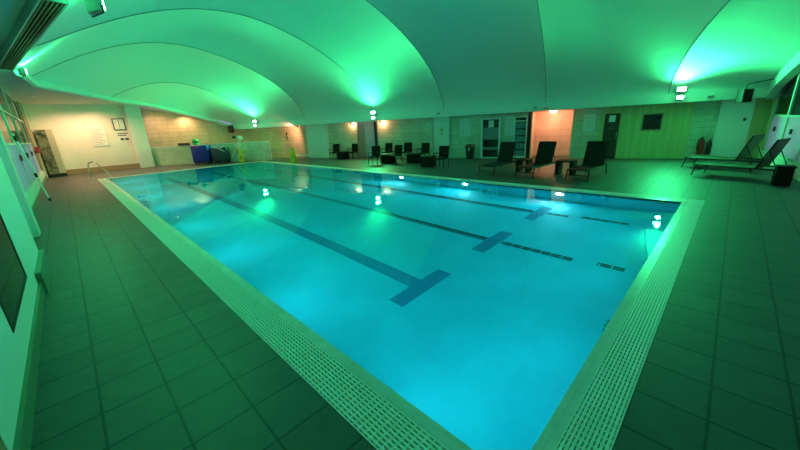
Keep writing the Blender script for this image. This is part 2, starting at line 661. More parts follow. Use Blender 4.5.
bm.to_mesh(me)
bm.free()
me.materials.append(M['fabric'])
co = bpy.data.objects.new('ceiling', me)
COL.objects.link(co)
struct(co)

# welded seams along the ribs
for ri in range(len(rows)):
    if ribrow[ri]:
        k = MB()
        k.tube([v - Vector((0, 0, 0.006)) for v in [mem_point(rows[ri], u) for u in uu]], 0.014, 6)
        struct(k.build('trim_21', M['seam'], smooth=True))

# flat soffit between the membrane edge and the window and end walls
s_ = MB()
prs = []
for rq in [RQ[0] + (15.5 - RQ[0]) * k / 10 for k in range(11)] + [18.0, 20.2, 22.0, 23.6, 24.3, 24.75]:
    v = mem_point(rq, 0.0)
    if rq <= 18.0:
        o_ = Vector((-1.2, v.y, ZT))
    elif rq <= 20.3:
        o_ = Vector((-1.2, 29.1, ZT))
    elif rq <= 22.1:
        o_ = Vector((2.0, 29.1, ZT))
    elif rq <= 23.7:
        o_ = Vector((4.2, 30.75, 4.15))
    elif rq <= 24.4:
        o_ = Vector((7.6, 29.75, 3.35))
    else:
        o_ = Vector((9.6, 29.25, 2.8))
    prs.append((v, o_))
prs.append((H(17.75, 24.75, 2.6), H(18.1, 24.84, 2.55)))
for i in range(len(prs) - 1):
    s_.quad(prs[i][0], prs[i][1], prs[i + 1][1], prs[i + 1][0])
struct(s_.build('ceiling', M['soffit'], double=False))

# rolled edge of the membrane
t_ = MB()
ch = [mem_point(rq, 0.0) - Vector((0, 0, 0.05)) for rq in [15.5, 16.5, 17.3, 18, 18.7, 19.5, 20.2, 21.1, 22, 22.8, 23.6, 24, 24.3, 24.6, 24.75]] + [H(17.7, 24.85, 2.5)]
t_.tube(ch, 0.13, 8)
struct(t_.build('trim_1', M['fabric'], smooth=True))

# eave beam over the back wall
t_ = MB()
t_.box((17.62, -7.0, 2.27), (18.1, 24.84, 2.62))
struct(t_.build('trim_2', M['white_paint'], rz=TH))

# arch beam over the right windows
t_ = MB()
pts = [p for p in near_right if p.x > -0.6]
for i in range(len(pts) - 1):
    a, c = pts[i], pts[i + 1]
    if (c - a).length < 1e-4: continue
    up = Vector((0, 0, 1))
    dn = 0.42
    w_ = Vector((-0.02, 0.24, 0))
    q0, q1 = a + Vector((0, 0, 0.02)), c + Vector((0, 0, 0.02))
    t_._new([q0, q1, q1 - up * dn, q0 - up * dn, q0 + w_, q1 + w_, q1 + w_ - up * dn, q0 + w_ - up * dn], [(0, 1, 2, 3), (4, 5, 6, 7), (2, 3, 7, 6), (0, 1, 5, 4)])
struct(t_.build('trim_3', M['white_paint'], double=False))


# ------------------------------------------------------------------ back wall, built along its own axes (x = p, y = q)
def bw(name, q0, q1, z0, z1, m, d0=0.0, d1=-0.15, kind=True):
    """d is measured from the wall face into the room"""
    k = MB()
    k.box((18.1 - d0, q0, z0), (18.1 - d1, q1, z1))
    o = k.build(name, m, rz=TH)
    if kind: struct(o)
    return o


WALL = MB()
ZW = 2.3
for q0, q1 in ((12.9, 17.3), (2.31, 12.3), (-0.7, 0.43), (-4.75, -3.9)):
    WALL.box((18.1, q0, 0), (18.25, q1, ZW))
struct(WALL.build('wall_back', M['back_tile'], rz=TH))
bw('wall_back', 17.3, 24.84, 0, ZW + 0.3, M['tan_tile'])
bw('wall_back', -3.9, -0.7, 0, ZW, M['wood'])
bw('wall_back', -6.5, -4.75, 0, ZW, M['wood'])
bw('trim_4', 15.4, 17.3, 0, 2.27, M['white_paint'], 0.12, -0.0)      # pale pilaster
bw('trim_5', 6.58, 7.5, 0, 2.27, M['white_paint'], 0.14, 0.0)
bw('trim_6', 7.62, 7.74, 0, 2.27, M['trim_white'], 0.06, 0.0)
# passage with a lilac board behind
P_ = MB()
P_.box((18.75, 11.3, 0), (18.85, 13.1, ZW))
P_.box((18.1, 12.9, 0), (18.75, 13.0, ZW))
struct(P_.build('wall_back', M['back_tile'], rz=TH))
bw('door_1', 11.62, 12.28, 0, 2.25, M['lilac'], 0.02, -0.1)
bw('trim_7', 11.4, 11.6, 0, 2.25, M['float_navy'], 0.05, -0.2)
# alcove
A_ = MB()
A_.box((19.3, 0.43, 0), (19.45, 2.31, ZW))
A_.box((18.1, 2.26, 0), (19.3, 2.31, ZW))
A_.box((18.1, 0.43, 0), (19.3, 0.48, ZW))
A_.box((18.1, 0.43, ZW - 0.05), (19.3, 2.31, ZW))
struct(A_.build('wall_back', M['alcove_tile'], rz=TH))
bw('trim_8', 2.31, 2.45, 0, 2.27, M['black'], 0.05, 0.0)
bw('trim_9', -0.8, -0.66, 0, 2.27, M['wood'], 0.05, 0.0)
# white-framed door with dark glass, lilac blind and notice
d = MB()
d.box((17.98, 3.78, 0), (18.1, 3.87, 2.08)); d.box((17.98, 4.71, 0), (18.1, 4.8, 2.08)); d.box((17.98, 3.78, 2.0), (18.1, 4.8, 2.08)); d.box((17.98, 3.87, 0), (18.1, 4.71, 0.06))
do = struct(d.build('door_2', M['white_paint'], rz=TH))
for nm, q0, q1, z0, z1, mm, dd in (('pane', 3.87, 4.71, 0.06, 2.0, M['screen'], 0.02), ('blind', 3.87, 4.71, 0.98, 1.58, M['blind'], 0.035), ('notice', 4.15, 4.42, 1.6, 1.95, M['paper'], 0.04), ('push_bar', 3.87, 4.71, 0.46, 0.58, M['blind'], 0.06)):
    k = MB(); k.box((18.1 - dd, q0, z0), (18.1, q1, z1)); k.build(nm, mm, do)
# dark door in the panelling
d = MB()
d.box((18.04, -1.4, 0), (18.1, -0.82, 1.98))
do = struct(d.build('door_3', M['dark_wood'], rz=TH))
k = MB(); k.box((18.0, -1.22, 1.62), (18.04, -0.98, 1.9)); k.build('notice', M['paper'], do)
k = MB(); k.box((18.01, -1.22, 1.3), (18.04, -0.98, 1.36)); k.box((18.01, -1.2, 0.85), (18.04, -0.95, 0.89)); k.build('sign_plate', M['maroon'], do)
k = MB(); k.tube([(18.0, -1.33, 0.85), (17.97, -1.33, 0.9), (17.97, -1.33, 1.1), (18.0, -1.33, 1.15)], 0.014, 8); k.build('handle', M['chrome'], do, smooth=True)
# white door panel by the right corner
d = MB()
d.box((18.0, -5.66, 0), (18.1, -4.68, 2.24))
do = struct(d.build('door_4', M['white_paint'], rz=TH))
k = MB(); k.box((17.98, -5.5, 1.46), (18.0, -5.42, 1.56)); k.build('lock_plate', M['black'], do)
# skirting
bw('baseboard_back', 2.45, 11.3, 0, 0.1, M['back_tile'], 0.015, 0.0)

# ------------------------------------------------------------------ end wall, column, recess wall, half-height wall
k = MB(); k.box((-1.2, 29.1, 0), (4.35, 29.3, 4.2)); struct(k.build('wall_end', M['pale_wall']))
k = MB(); k.box((-1.05, 29.06, 0), (4.3, 29.1, 0.32)); struct(k.build('baseboard_end', M['tan_base']))
k = MB(); k.box((3.55, 28.95, 0.0), (4.38, 29.4, 4.3)); struct(k.build('trim_10', M['white_paint']))
k = MB()
a0, a1 = Vector((4.2, 30.75, 0)), Vector((CO.x, CO.y, 0))
dv = (a1 - a0).normalized()
k.prism([a0, a1, a1 + Vector((0, 0, 2.55)), Vector((9.6, 29.25, 2.8)), Vector((7.6, 29.78, 3.35)), a0 + Vector((0, 0, 4.2))], (0.03, 0.2, 0))
struct(k.build('wall_end', M['tan_tile_x']))
h0, h1 = Vector((4.3, 29.5, 0)), Vector((10.6, 23.75, 0))
hl = (h1 - h0).length
ang = math.atan2(h1.y - h0.y, h1.x - h0.x)
k = MB(); k.box((0, 0, 0), (hl, 0.14, 1.28))
struct(k.build('wall_low', M['low_tile'], loc=h0, rz=ang))
k = MB(); k.box((-0.0, -0.02, 1.28), (hl + 0.02, 0.16, 1.32))
struct(k.build('trim_11', M['white_paint'], loc=h0, rz=ang))

# ------------------------------------------------------------------ window wall on the left
XW = -1.05
k = MB(); k.box((-1.25, 7.7, 0), (XW, 29.1, 0.5)); struct(k.build('wall_left', M['white_paint']))
k = MB(); k.box((-1.25, yr(-1.2) - 0.1, 0), (-0.66, 4.02, ZT)); struct(k.build('wall_left', M['white_paint']))
k = MB(); k.box((-1.25, 4.02, 0), (-0.66, 5.7, 0.44)); struct(k.build('wall_left', M['white_paint']))
k = MB(); k.box((-1.25, 5.7, 0.1), (-0.66, 7.65, ZT)); struct(k.build('trim_12', M['white_paint']))
k = MB(); k.box((-1.25, 6.3, -0.0), (-0.6, 7.72, 0.3)); struct(k.build('trim_13', M['dark_base']))
k = MB(); k.box((-0.66, yr(-0.66), 0), (-0.63, 6.3, 0.16)); struct(k.build('baseboard_left', M['dark_base']))
k = MB(); k.box((XW, 7.72, 0), (XW + 0.03, 29.0, 0.16)); struct(k.build('baseboard_left', M['dark_base']))
k = MB(); k.box((-0.66, 2.52, 0.16), (-0.63, 2.62, 2.2)); struct(k.build('trim_14', M['wood_frame']))
k = MB(); k.box((-0.66, 2.62, 0.16), (-0.625, 2.68, 2.2)); struct(k.build('trim_15', M['white_paint']))
# near dark pane
k = MB(); k.box((-0.72, 4.02, 0.44), (-0.655, 5.7, 0.48)); k.box((-0.72, 4.02, 0.44), (-0.655, 4.07, ZT)); k.box((-0.72, 5.66, 0.44), (-0.655, 5.7, ZT)); k.box((-0.72, 4.02, 2.1), (-0.655, 5.7, 2.15))
o = struct(k.build('window_1', M['dark_metal']))
k = MB(); k.box((-0.67, 4.07, 0.48), (-0.66, 5.66, ZT)); k.build('pane', M['glass'], o)


def left_window(y0, y1, idx):
    fr = MB()
    x0, x1 = XW - 0.1, XW - 0.02
    fr.box((x0, y0, 0.5), (x1, y0 + 0.07, ZT)); fr.box((x0, y1 - 0.07, 0.5), (x1, y1, ZT))
    for z in (0.5, 1.95, 3.05, ZT - 0.07):
        fr.box((x0, y0, z), (x1, y1, z + 0.07))
    o = struct(fr.build('window_%d' % idx, M['trim_white']))
    k = MB(); k.box((XW - 0.07, y0 + 0.07, 0.57), (XW - 0.05, y1 - 0.07, 1.95)); k.build('frosted_pane', M['frost'], o)
    for z0, z1 in ((2.02, 3.05), (3.12, ZT - 0.07)):
        k = MB(); k.box((XW - 0.07, y0 + 0.07, z0), (XW - 0.05, y1 - 0.07, z1)); k.build('pane', M['glass'], o)
    k = MB(); k.box((XW - 0.02, y1 - 0.5, 1.42), (XW + 0.03, y1 - 0.2, 1.62), bev=0.01); k.build('latch', M['dark_wood'], o)
    return o


ys = [7.7, 11.0, 14.3, 17.6, 20.9, 24.2, 27.0]
for i in range(len(ys) - 1):
    left_window(ys[i], ys[i + 1], i + 2)
k = MB(); k.box((-1.25, 27.0, 0.5), (XW + 0.02, 29.1, ZT)); struct(k.build('trim_16', M['wood_frame']))
k = MB(); k.box((-1.25, 28.2, 0.0), (XW + 0.1, 29.1, ZT)); struct(k.build('trim_17', M['cream']))
# slim post between windows
k = MB(); k.box((XW - 0.02, 10.5, 0.0), (XW + 0.25, 11.0, ZT)); struct(k.build('trim_18', M['white_paint']))
# soffit edge over the windows
k = MB(); k.box((-1.25, 7.7, ZT - 0.02), (XW + 0.1, 29.1, ZT + 0.1)); struct(k.build('trim_19', M['soffit']))

# ------------------------------------------------------------------ right wall with windows
RE = Vector((-6.6, -0.75, 0)).normalized()
RN = Vector((RE.y, -RE.x, 0))          # towards the room
if RN.y < 0: RN = -RN
RA = math.atan2(RE.y, RE.x)            # local x along the wall, local y: away from room or to it
sgn = 1 if Vector((-math.sin(RA), math.cos(RA), 0)).dot(RN) > 0 else -1


def rbox(k, s0, s1, z0, z1, d0, d1):
    k.box((s0, sgn * d0, z0), (s1, sgn * d1, z1))
    return k


k = MB(); rbox(k, -0.3, 13.0, 0, 0.36, -0.2, 0.0); struct(k.build('wall_right', M['white_paint'], loc=Kc, rz=RA))
k = MB(); rbox(k, 13.0, 20.6, 0, 4.6, -0.2, 0.0); struct(k.build('wall_right', M['white_paint'], loc=Kc, rz=RA))
k = MB(); rbox(k, -0.3, 0.35, 0.36, 2.4, -0.2, 0.02); struct(k.build('trim_20', M['wood'], loc=Kc, rz=RA))
wi = 8
s0 = 0.35
while s0 < 12.9:
    s1 = s0 + 2.1
    fr = MB()
    zt = 4.3
    rbox(fr, s0, s0 + 0.07, 0.36, zt, -0.12, -0.02); rbox(fr, s1 - 0.07, s1, 0.36, zt, -0.12, -0.02)
    for z in (0.36, 1.58, 2.9):
        rbox(fr, s0, s1, z, z + 0.07, -0.12, -0.02)
    o = struct(fr.build('window_%d' % wi, M['trim_white'], loc=Kc, rz=RA))
    k = MB(); rbox(k, s0 + 0.07, s1 - 0.07, 0.43, 1.58, -0.08, -0.06); k.build('frosted_pane', M['frost'], o)
    for z0, z1 in ((1.65, 2.9), (2.97, zt)):
        k = MB(); rbox(k, s0 + 0.07, s1 - 0.07, z0, z1, -0.08, -0.06); k.build('pane', M['glass'], o)
    k = MB(); rbox(k, s0 + 0.9, s0 + 1.05, 1.1, 1.25, -0.02, 0.02); k.build('latch', M['black'], o)
    wi += 1
    s0 = s1

# ------------------------------------------------------------------ lamps
R = math.radians


def flood(loc, aim, label, energy, low=None):
    t = thing('floodlight', label, 'floodlight', loc, 0, 'green floodlights lighting the membrane')
    dirn = (Vector(aim) - Vector(loc)); dirn.z = 0; dirn.normalize()
    rz = math.atan2(dirn.y, dirn.x)
    t.rotation_euler = (0, 0, rz)
    k = MB(); k.box((-0.06, -0.16, 0.0), (0.04, 0.16, 0.2), bev=0.015); k.build('housing', M['grey_metal'], t)
    k = MB(); k.box((0.045, -0.13, 0.03), (0.06, 0.13, 0.17)); k.build('lens', M['lamp_green'], t)
    k = MB(); k.tube([(-0.0, -0.18, 0.1), (-0.0, -0.18, -0.02), (-0.0, 0.18, -0.02), (-0.0, 0.18, 0.1)], 0.012, 6); k.build('bracket', M['black'], t)
    L = Vector(loc) + Vector((dirn.x * 0.25, dirn.y * 0.25, 0.1))
    if low is None:
        lamp('floodlight_beam', 'POINT', L, GREEN, energy, 0.09)
    else:
        lamp('floodlight_beam', 'SPOT', L, GREEN, energy, 0.09, L + Vector((dirn.x * 0.75, dirn.y * 0.75, 0.65)), R(172), 1.0)
    if low:
        k = MB(); k.box((-0.02, -0.13, -0.28), (0.06, 0.13, -0.12), bev=0.015); k.build('lower_housing', M['grey_metal'], t)
        k = MB(); k.box((0.062, -0.1, -0.26), (0.075, 0.1, -0.14)); k.build('lower_lens', M['lamp_green'], t)
        L = Vector(loc) + Vector((dirn.x * 0.2, dirn.y * 0.2, -0.2))
        lamp('floodlight_beam', 'SPOT', L, GREEN, low, 0.09, L + Vector((dirn.x, dirn.y, -0.12)), R(178), 0.5)
    return t


flood(H(17.56, -3.27, 2.66), H(10, -3), 'green floodlight on the eave beam above the wood-panelled wall', E_FLOOD[0], 480)
flood(H(17.56, 11.25, 2.66), H(10, 11), 'green floodlight on the eave beam above the lilac doorway', E_FLOOD[1], 520)
flood(H(17.56, 21.9, 2.66), H(10, 21), 'green floodlight on the eave beam above the tan tiled wall', E_FLOOD[2], 520)
flood((-0.25, 14.9, 3.86), H(10, 14), 'green floodlight at the far end of the slotted air grille', E_FLOOD[3])
flood((0.9, 7.35, 3.84), H(10, 7), 'green floodlight at the near end of the slotted air grille', E_FLOOD[4])


def downlight(loc, label, energy, power_aim=None, group='recessed soffit downlights', spot=2.8):
    t = thing('downlight', label, 'downlight', loc, 0, group)
    k = MB(); k.lathe([(0.075, 0.0), (0.11, 0.0), (0.11, -0.02), (0.075, -0.02)], 18); k.build('ring', M['plastic_white'], t)
    k = MB(); k.lathe([(0.0, -0.006), (0.074, -0.006), (0.074, -0.014), (0.0, -0.014)], 18); k.build('lens', M['lamp_warm'], t)
    aim = power_aim or (loc[0], loc[1], 0)
    lamp('downlight_beam', 'SPOT', (loc[0], loc[1], loc[2] - 0.05), WARM, energy, 0.06, aim, spot, 0.8)


zc = ZT - 0.005
downlight((-0.35, 24.4, zc), 'warm downlight nearest the window wall in the end soffit', 150)
downlight((0.55, 27.6, zc), 'warm downlight above the tall leafy cabinet', 300)
downlight((1.75, 27.8, zc), 'warm downlight above the framed wall notice', 300)
downlight((2.75, 26.6, zc), 'warm downlight above the wall clock', 160)
downlight((5.0, 29.3, 3.98), 'warm downlight over the low tiled wall, highest on the sloping soffit', 220)
downlight((6.9, 29.45, 3.55), 'warm downlight over the blue covered trolleys, middle of the sloping soffit', 180)
downlight((9.2, 29.25, 2.87), 'warm downlight lowest on the sloping soffit, near the hanging loudspeaker', 110)


def washer(q, label, en=22, pl=None):
    loc = H(17.85, q, 2.27)
    t = thing('spotlight', label, 'spotlight', loc, TH, 'warm wall spotlights')
    k = MB(); k.cyl((0, 0, 0), (0, 0, -0.05), 0.02, 8); k.build('stem', M['grey_metal'], t)
    k = MB(); k.cyl((-0.05, 0, -0.04), (0.05, 0, -0.09), 0.05, 12); k.build('housing', M['grey_metal'], t, smooth=True)
    k = MB(); k.cyl((0.045, 0, -0.088), (0.06, 0, -0.096), 0.045, 12); k.build('lens', M['lamp_warm'], t)
    if pl is None:
        lamp('spotlight_beam', 'POINT', H(17.95, q, 2.12), (1.0, 0.42, 0.2), en, 0.05)
    else:
        lamp('spotlight_beam', 'SPOT', H(pl, q, 2.2), (1.0, 0.5, 0.3), en, 0.05, H(18.1, q + 2.0, 0.8), 2.4, 0.8)


washer(13.2, 'warm spotlight under the eave beam left of the lilac doorway')
washer(10.95, 'warm spotlight under the eave beam right of the lilac doorway')
washer(17.9, 'warm spotlight under the eave beam in front of the tan tiled wall', 170, 17.3)
# lamp in the alcove
t = thing('ceiling_lamp', 'warm lamp under the alcove ceiling of the orange-lit recess', 'lamp', H(18.75, 1.4, 2.25), TH)
k = MB(); k.lathe([(0.0, 0.0), (0.16, 0.0), (0.17, -0.03), (0.13, -0.07), (0.0, -0.085)], 20); k.build('diffuser', M['lamp_warm'], t, smooth=True)
lamp('alcove_light', 'POINT', H(18.35, 1.4, 1.9), (1.0, 0.36, 0.2), 46, 0.25)


def pool_lamp(x, y, nx_, ny_, label, z=-0.4, tilt=0.1, power=1.5):
    t = thing('pool_light', label, 'pool light', (x, y, z), math.atan2(ny_, nx_), 'round underwater pool lights')
    R90 = Matrix.Rotation(math.pi / 2, 4, 'Y')
    k = MB(); k.lathe([(0.1, 0.0), (0.15, 0.0), (0.15, 0.03), (0.1, 0.03)], 20, R90); k.build('rim', M['chrome'], t, smooth=True)
    k = MB(); k.lathe([(0.0, 0.012), (0.1, 0.012), (0.1, 0.02), (0.0, 0.024)], 20, R90); k.build('lens', M['lamp_pool'], t)
    a = lamp('pool_light_beam', 'AREA', (x + nx_ * 0.06, y + ny_ * 0.06, z), COOL, E_POOL * power, 0.2, (x + nx_, y + ny_, z + tilt))


for y, pl in ((3.15, 'nearest the right-hand end'), (6.25, 'second from the right-hand end'), (9.3, 'third from the right-hand end')):
    pool_lamp(PX1, y, -1, 0, 'white underwater light in the far pool side, ' + pl)
for i, y in enumerate((1.6, 4.2, 6.8, 9.4, 12.4, 15.4, 18.4, 21.4)):  # unseen lamps added to light the water evenly
    pool_lamp(PX0, y, 1, 0, 'added unseen underwater light in the pool side below the left grate, %s' % ['nearest corner', 'second along', 'third along', 'fourth along', 'fifth along', 'sixth along', 'seventh along', 'last before the grab rail'][i], z=-0.2, tilt=0.0, power=0.85)
for i, x in enumerate((3.4, 5.4, 7.4)):  # unseen end lamps, added to brighten the middle of the pool
    pool_lamp(x, PY0, 0, 1, 'added unseen underwater light in the near end of the pool, ' + ['left of three', 'middle of three', 'right of three'][i], z=-0.2, tilt=0.0, power=0.35)

# ------------------------------------------------------------------ air grille along the near eave
g0, g1 = Vector((0.62, 7.62, 3.98)), Vector((-0.42, 14.9, 3.98))
gd = (g1 - g0); gl = gd.length; ga = math.atan2(gd.y, gd.x)
t = thing('air_grille', 'long dark slotted air grille under the ceiling at top left', 'air grille', g0, ga)
k = MB()
k.box((0, -0.0, 0), (gl, 0.03, 0.17)); k.box((0, 0.29, 0), (gl, 0.32, 0.17)); k.box((0, 0, 0), (0.04, 0.32, 0.17)); k.box((gl - 0.04, 0, 0), (gl, 0.32, 0.17)); k.box((0, 0, 0.13), (gl, 0.32, 0.17))
k.build('frame', M['grille'], t)
k = MB(); k.box((0.04, 0.03, 0.1), (gl - 0.04, 0.29, 0.125)); k.build('duct', M['channel'], t)
for i in range(5):
    k = MB(); k.box((0.04, 0.05 + i * 0.052, 0.0), (gl - 0.04, 0.062 + i * 0.052, 0.05)); k.build('slat', M['wood_frame'], t)
# ------------------------------------------------------------------ furniture
def make_lounger(name, label, sling, group):
    t = thing(name, label, 'sun lounger', (0, 0, 0), 0, group)
    w = 0.31
    k = MB()
    for s in (-1, 1):
        k.tube([(0.0, s * w, 0.34), (0.5, s * w, 0.33), (1.9, s * w, 0.33)], 0.022, 8)
    k.tube([(0.0, -w, 0.34), (0.0, w, 0.34)], 0.022, 8)
    k.tube([(1.9, -w, 0.33), (1.9, w, 0.33)], 0.02, 8)
    k.build('frame', M['dark_metal'], t, smooth=True)
    for x, dx in ((0.04, -0.09), (1.72, 0.06)):
        for s in (-1, 1):
            k = MB(); k.tube([(x, s * w, 0.33), (x + dx, s * (w + 0.01), 0.0)], [0.022, 0.016], 8); k.build('leg', M['dark_metal'], t, smooth=True)
    k = MB(); k.tube([(0.04, -w, 0.16), (0.04, w, 0.16)], 0.014, 6); k.build('stretcher', M['dark_metal'], t)
    # sling seat with a slight sag
    k = MB()
    n = 10
    top, bot = [], []
    for i in range(n + 1):
        x = 0.02 + 1.34 * i / n
        z = 0.352 - 0.02 * math.sin(math.pi * i / n)
        top.append(z)
    for i in range(n):
        xa, xb = 0.02 + 1.34 * i / n, 0.02 + 1.34 * (i + 1) / n
        k.quad((xa, -w + .015, top[i]), (xb, -w + .015, top[i + 1]), (xb, w - .015, top[i + 1]), (xa, w - .015, top[i]))
        k.quad((xa, -w + .015, top[i] - .012), (xb, -w + .015, top[i + 1] - .012), (xb, w - .015, top[i + 1] - .012), (xa, w - .015, top[i] - .012))
    k.build('sling_seat', sling, t, double=False)
    # raised back
    k = MB()
    bl = 0.8
    a = math.radians(70)
    ux, uz = math.cos(a), math.sin(a)
    for s in (-1, 1):
        k.tube([(1.36, s * w, 0.34), (1.36 + ux * bl, s * w, 0.34 + uz * bl)], 0.02, 8)
    k.tube([(1.36 + ux * bl, -w, 0.34 + uz * bl), (1.36 + ux * bl, w, 0.34 + uz * bl)], 0.02, 8)
    k.build('back_frame', M['dark_metal'], t, smooth=True)
    k = MB()
    n = 8
    for i in range(n):
        u0, u1 = bl * i / n, bl * (i + 1) / n
        s0_, s1_ = 0.02 * math.sin(math.pi * i / n), 0.02 * math.sin(math.pi * (i + 1) / n)
        for off in (0.0, 0.012):
            k.quad(*[(1.36 + ux * u + uz * (s + off), y, 0.34 + uz * u - ux * (s + off)) for (u, s, y) in ((u0, s0_, -w + .015), (u1, s1_, -w + .015), (u1, s1_, w - .015), (u0, s0_, w - .015))])
    k.build('backrest', sling, t, double=False)
    k = MB(); k.tube([(1.36 + ux * 0.5, -w * 0.9, 0.34 + uz * 0.5), (1.75, -w * 0.9, 0.33), (1.75, w * 0.9, 0.33), (1.36 + ux * 0.5, w * 0.9, 0.34 + uz * 0.5)], 0.012, 6); k.build('prop', M['dark_metal'], t)
    return t


R = math.radians
lg = make_lounger('sun_lounger', 'dark sun lounger in front of the glazed doors, leftmost of the three facing the pool', M['sling'], 'dark loungers facing the pool')
lg.location = (10.9, 6.32, 0); lg.rotation_euler.z = R(0)
c = copy_tree(lg); c.location = (11.05, 4.92, 0); c.rotation_euler.z = R(-3); c['label'] = 'dark sun lounger in front of the orange-lit alcove, middle of the three facing the pool'
c = copy_tree(lg); c.location = (11.1, 3.25, 0); c.rotation_euler.z = R(-2); c['label'] = 'dark sun lounger in front of the dark door, rightmost of the three facing the pool'
lg2 = make_lounger('sun_lounger', 'sun lounger with green light painted on its sling by the right windows, closer of the two to the pool end', M['sling_green_lit'], 'green-lit loungers by the right windows')
lg2.location = (14.0, 0.55, 0); lg2.rotation_euler.z = R(-110); lg2.scale = (1, 1.22, 1)
c = copy_tree(lg2); c.location = (15.95, 0.95, 0); c.rotation_euler.z = R(-110); c['label'] = 'sun lounger with green light painted on its sling by the right windows, farther one beside the white door'


def make_side_table(label, w=0.46, h=0.47, d=0.5):
    t = thing('side_table', label, 'side table', (0, 0, 0), 0, 'dark side tables beside loungers')
    k = MB(); k.box((-d / 2, -w / 2, h - 0.05), (d / 2, w / 2, h), bev=0.008); k.build('table_top', M['wicker'], t)
    for s in (-1, 1):
        k = MB(); k.box((-d / 2, s * w / 2 - (0.09 if s > 0 else 0), 0), (d / 2, s * w / 2 + (0.09 if s < 0 else 0), h - 0.05)); k.build('side_panel', M['wicker'], t)
    return t


st = make_side_table('dark panel-legged side table between the left and middle loungers')
st.location = (12.45, 5.58, 0); st.rotation_euler.z = R(4)
c = copy_tree(st); c.location = (12.3, 4.0, 0); c.rotation_euler.z = R(3); c.scale = (1, 1.25, 1.05); c['label'] = 'dark panel-legged side table between the middle and right loungers'
t = thing('side_table', 'dark woven box side table beside the lounger at the right windows', 'side table', (12.7, -1.08, 0), R(6), 'dark side tables beside loungers')
k = MB(); k.box((-0.15, -0.15, 0.0), (0.15, 0.15, 0.47), bev=0.012); k.build('base', M['wicker'], t)
k = MB(); k.box((-0.17, -0.17, 0.47), (0.17, 0.17, 0.5), bev=0.008); k.build('table_top', M['dark_metal'], t)


def make_chair():
    t = thing('armchair', '', 'chair', (0, 0, 0), 0, 'dark woven armchairs')
    k = MB(); k.box((-0.27, -0.24, 0.39), (0.22, 0.24, 0.45), bev=0.015); k.build('seat', M['wicker'], t)
    k = MB()
    Mb = Matrix.Translation((0.2, 0, 0.42)) @ Matrix.Rotation(R(9), 4, 'Y')
    k.box((-0.02, -0.25, 0.0), (0.03, 0.25, 0.54), Mb, bev=0.012); k.build('backrest', M['wicker'], t)
    for x, s in ((-0.25, -1), (-0.25, 1)):
        k = MB(); k.tube([(x, s * 0.25, 0.0), (x, s * 0.25, 0.64)], 0.019, 8); k.build('leg', M['dark_metal'], t, smooth=True)
    for s in (-1, 1):
        k = MB(); k.tube([(0.25, s * 0.24, 0.0), (0.21, s * 0.24, 0.42)], 0.019, 8); k.build('leg', M['dark_metal'], t, smooth=True)
        k = MB(); k.tube([(-0.27, s * 0.25, 0.645), (-0.05, s * 0.255, 0.65), (0.23, s * 0.245, 0.63)], 0.022, 8); k.build('armrest', M['dark_metal'], t, smooth=True)
    return t


CH = [(17.45, 14.45, 'dark woven armchair left of its table by the white pilaster', 8),
      (17.45, 12.98, 'dark woven armchair right of the table near the dark passage', -5),
      (14.88, 9.65, 'dark woven armchair farthest left of the big seating group, on the pool side', 10),
      (17.3, 10.3, 'dark woven armchair against the wall under the right warm spotlight', 0),
      (15.3, 8.6, 'dark woven armchair between the left and middle tables of the big group', -12),
      (17.35, 9.0, 'dark woven armchair second along the back wall in the big group', 4),
      (16.75, 7.65, 'dark woven armchair in front of the white column', -6),
      (14.1, 5.55, 'dark woven armchair nearest the bin, right end of the big group', -8)]
ch0 = make_chair()
for i, (p, q, lab, da) in enumerate(CH):
    c = ch0 if i == 0 else copy_tree(ch0)
    c.location = H(p, q)
    c.rotation_euler.z = TH + R(da)
    c['label'] = lab


def make_table():
    t = thing('coffee_table', '', 'table', (0, 0, 0), 0, 'low dark woven tables')
    k = MB()
    k.prism([(-0.28, -0.28, 0), (0.28, -0.28, 0), (0.28, 0.28, 0), (-0.28, 0.28, 0)], (0, 0, 0.44)); k.build('base', M['wicker'], t)
    k = MB(); k.box((-0.34, -0.34, 0.44), (0.34, 0.34, 0.49), bev=0.01); k.build('table_top', M['dark_metal'], t)
    return t


TB = [(17.3, 13.65, 'low dark woven table between the two armchairs near the white pilaster'),
      (15.6, 9.25, 'low dark woven table at the left of the big seating group'),
      (15.75, 7.75, 'low dark woven table in the middle of the big seating group'),
      (14.45, 6.35, 'low dark woven table at the right of the big seating group, closest to the pool')]
tb0 = make_table()
for i, (p, q, lab) in enumerate(TB):
    c = tb0 if i == 0 else copy_tree(tb0)
    c.location = H(p, q)
    c.rotation_euler.z = TH
    c['label'] = lab


# ------------------------------------------------------------------ things on the back wall
def wall_thing(name, label, cat, q, z, d=0.0, group=None):
    return thing(name, label, cat, H(18.1 - d, q, z), TH, group)


def poster(q0, q1, z0, z1, label, group=None, d=0.0, cols=3, rows_=9, m=None):
    t = wall_thing('notice_board', label, 'notice', (q0 + q1) / 2, z0, d, group)
    w, h = abs(q1 - q0), z1 - z0
    k = MB(); k.box((-0.02, -w / 2, 0), (0, w / 2, h)); k.build('board', m or M['paper'], t)
    k = MB()
    for c_i in range(cols):
        for r in range(rows_):
            y0 = -w / 2 + 0.06 + c_i * (w - 0.12) / cols
            zz = 0.08 + r * (h - 0.16) / rows_
            k.box((-0.022, y0, zz), (-0.02, y0 + (w - 0.12) / cols * random.uniform(.55, .9), zz + 0.018))
    k.build('print', M['ink'], t)
    return t


poster(5.35, 6.0, 1.2, 2.1, 'white rules poster on the wall above the bin')
poster(3.1, 3.58, 1.17, 2.12, 'white poster between the white-framed door and the glass-fronted cabinet')
poster(-0.45, 0.02, 1.25, 2.0, 'pale green-lit notice right of the orange alcove', m=M['paper'])

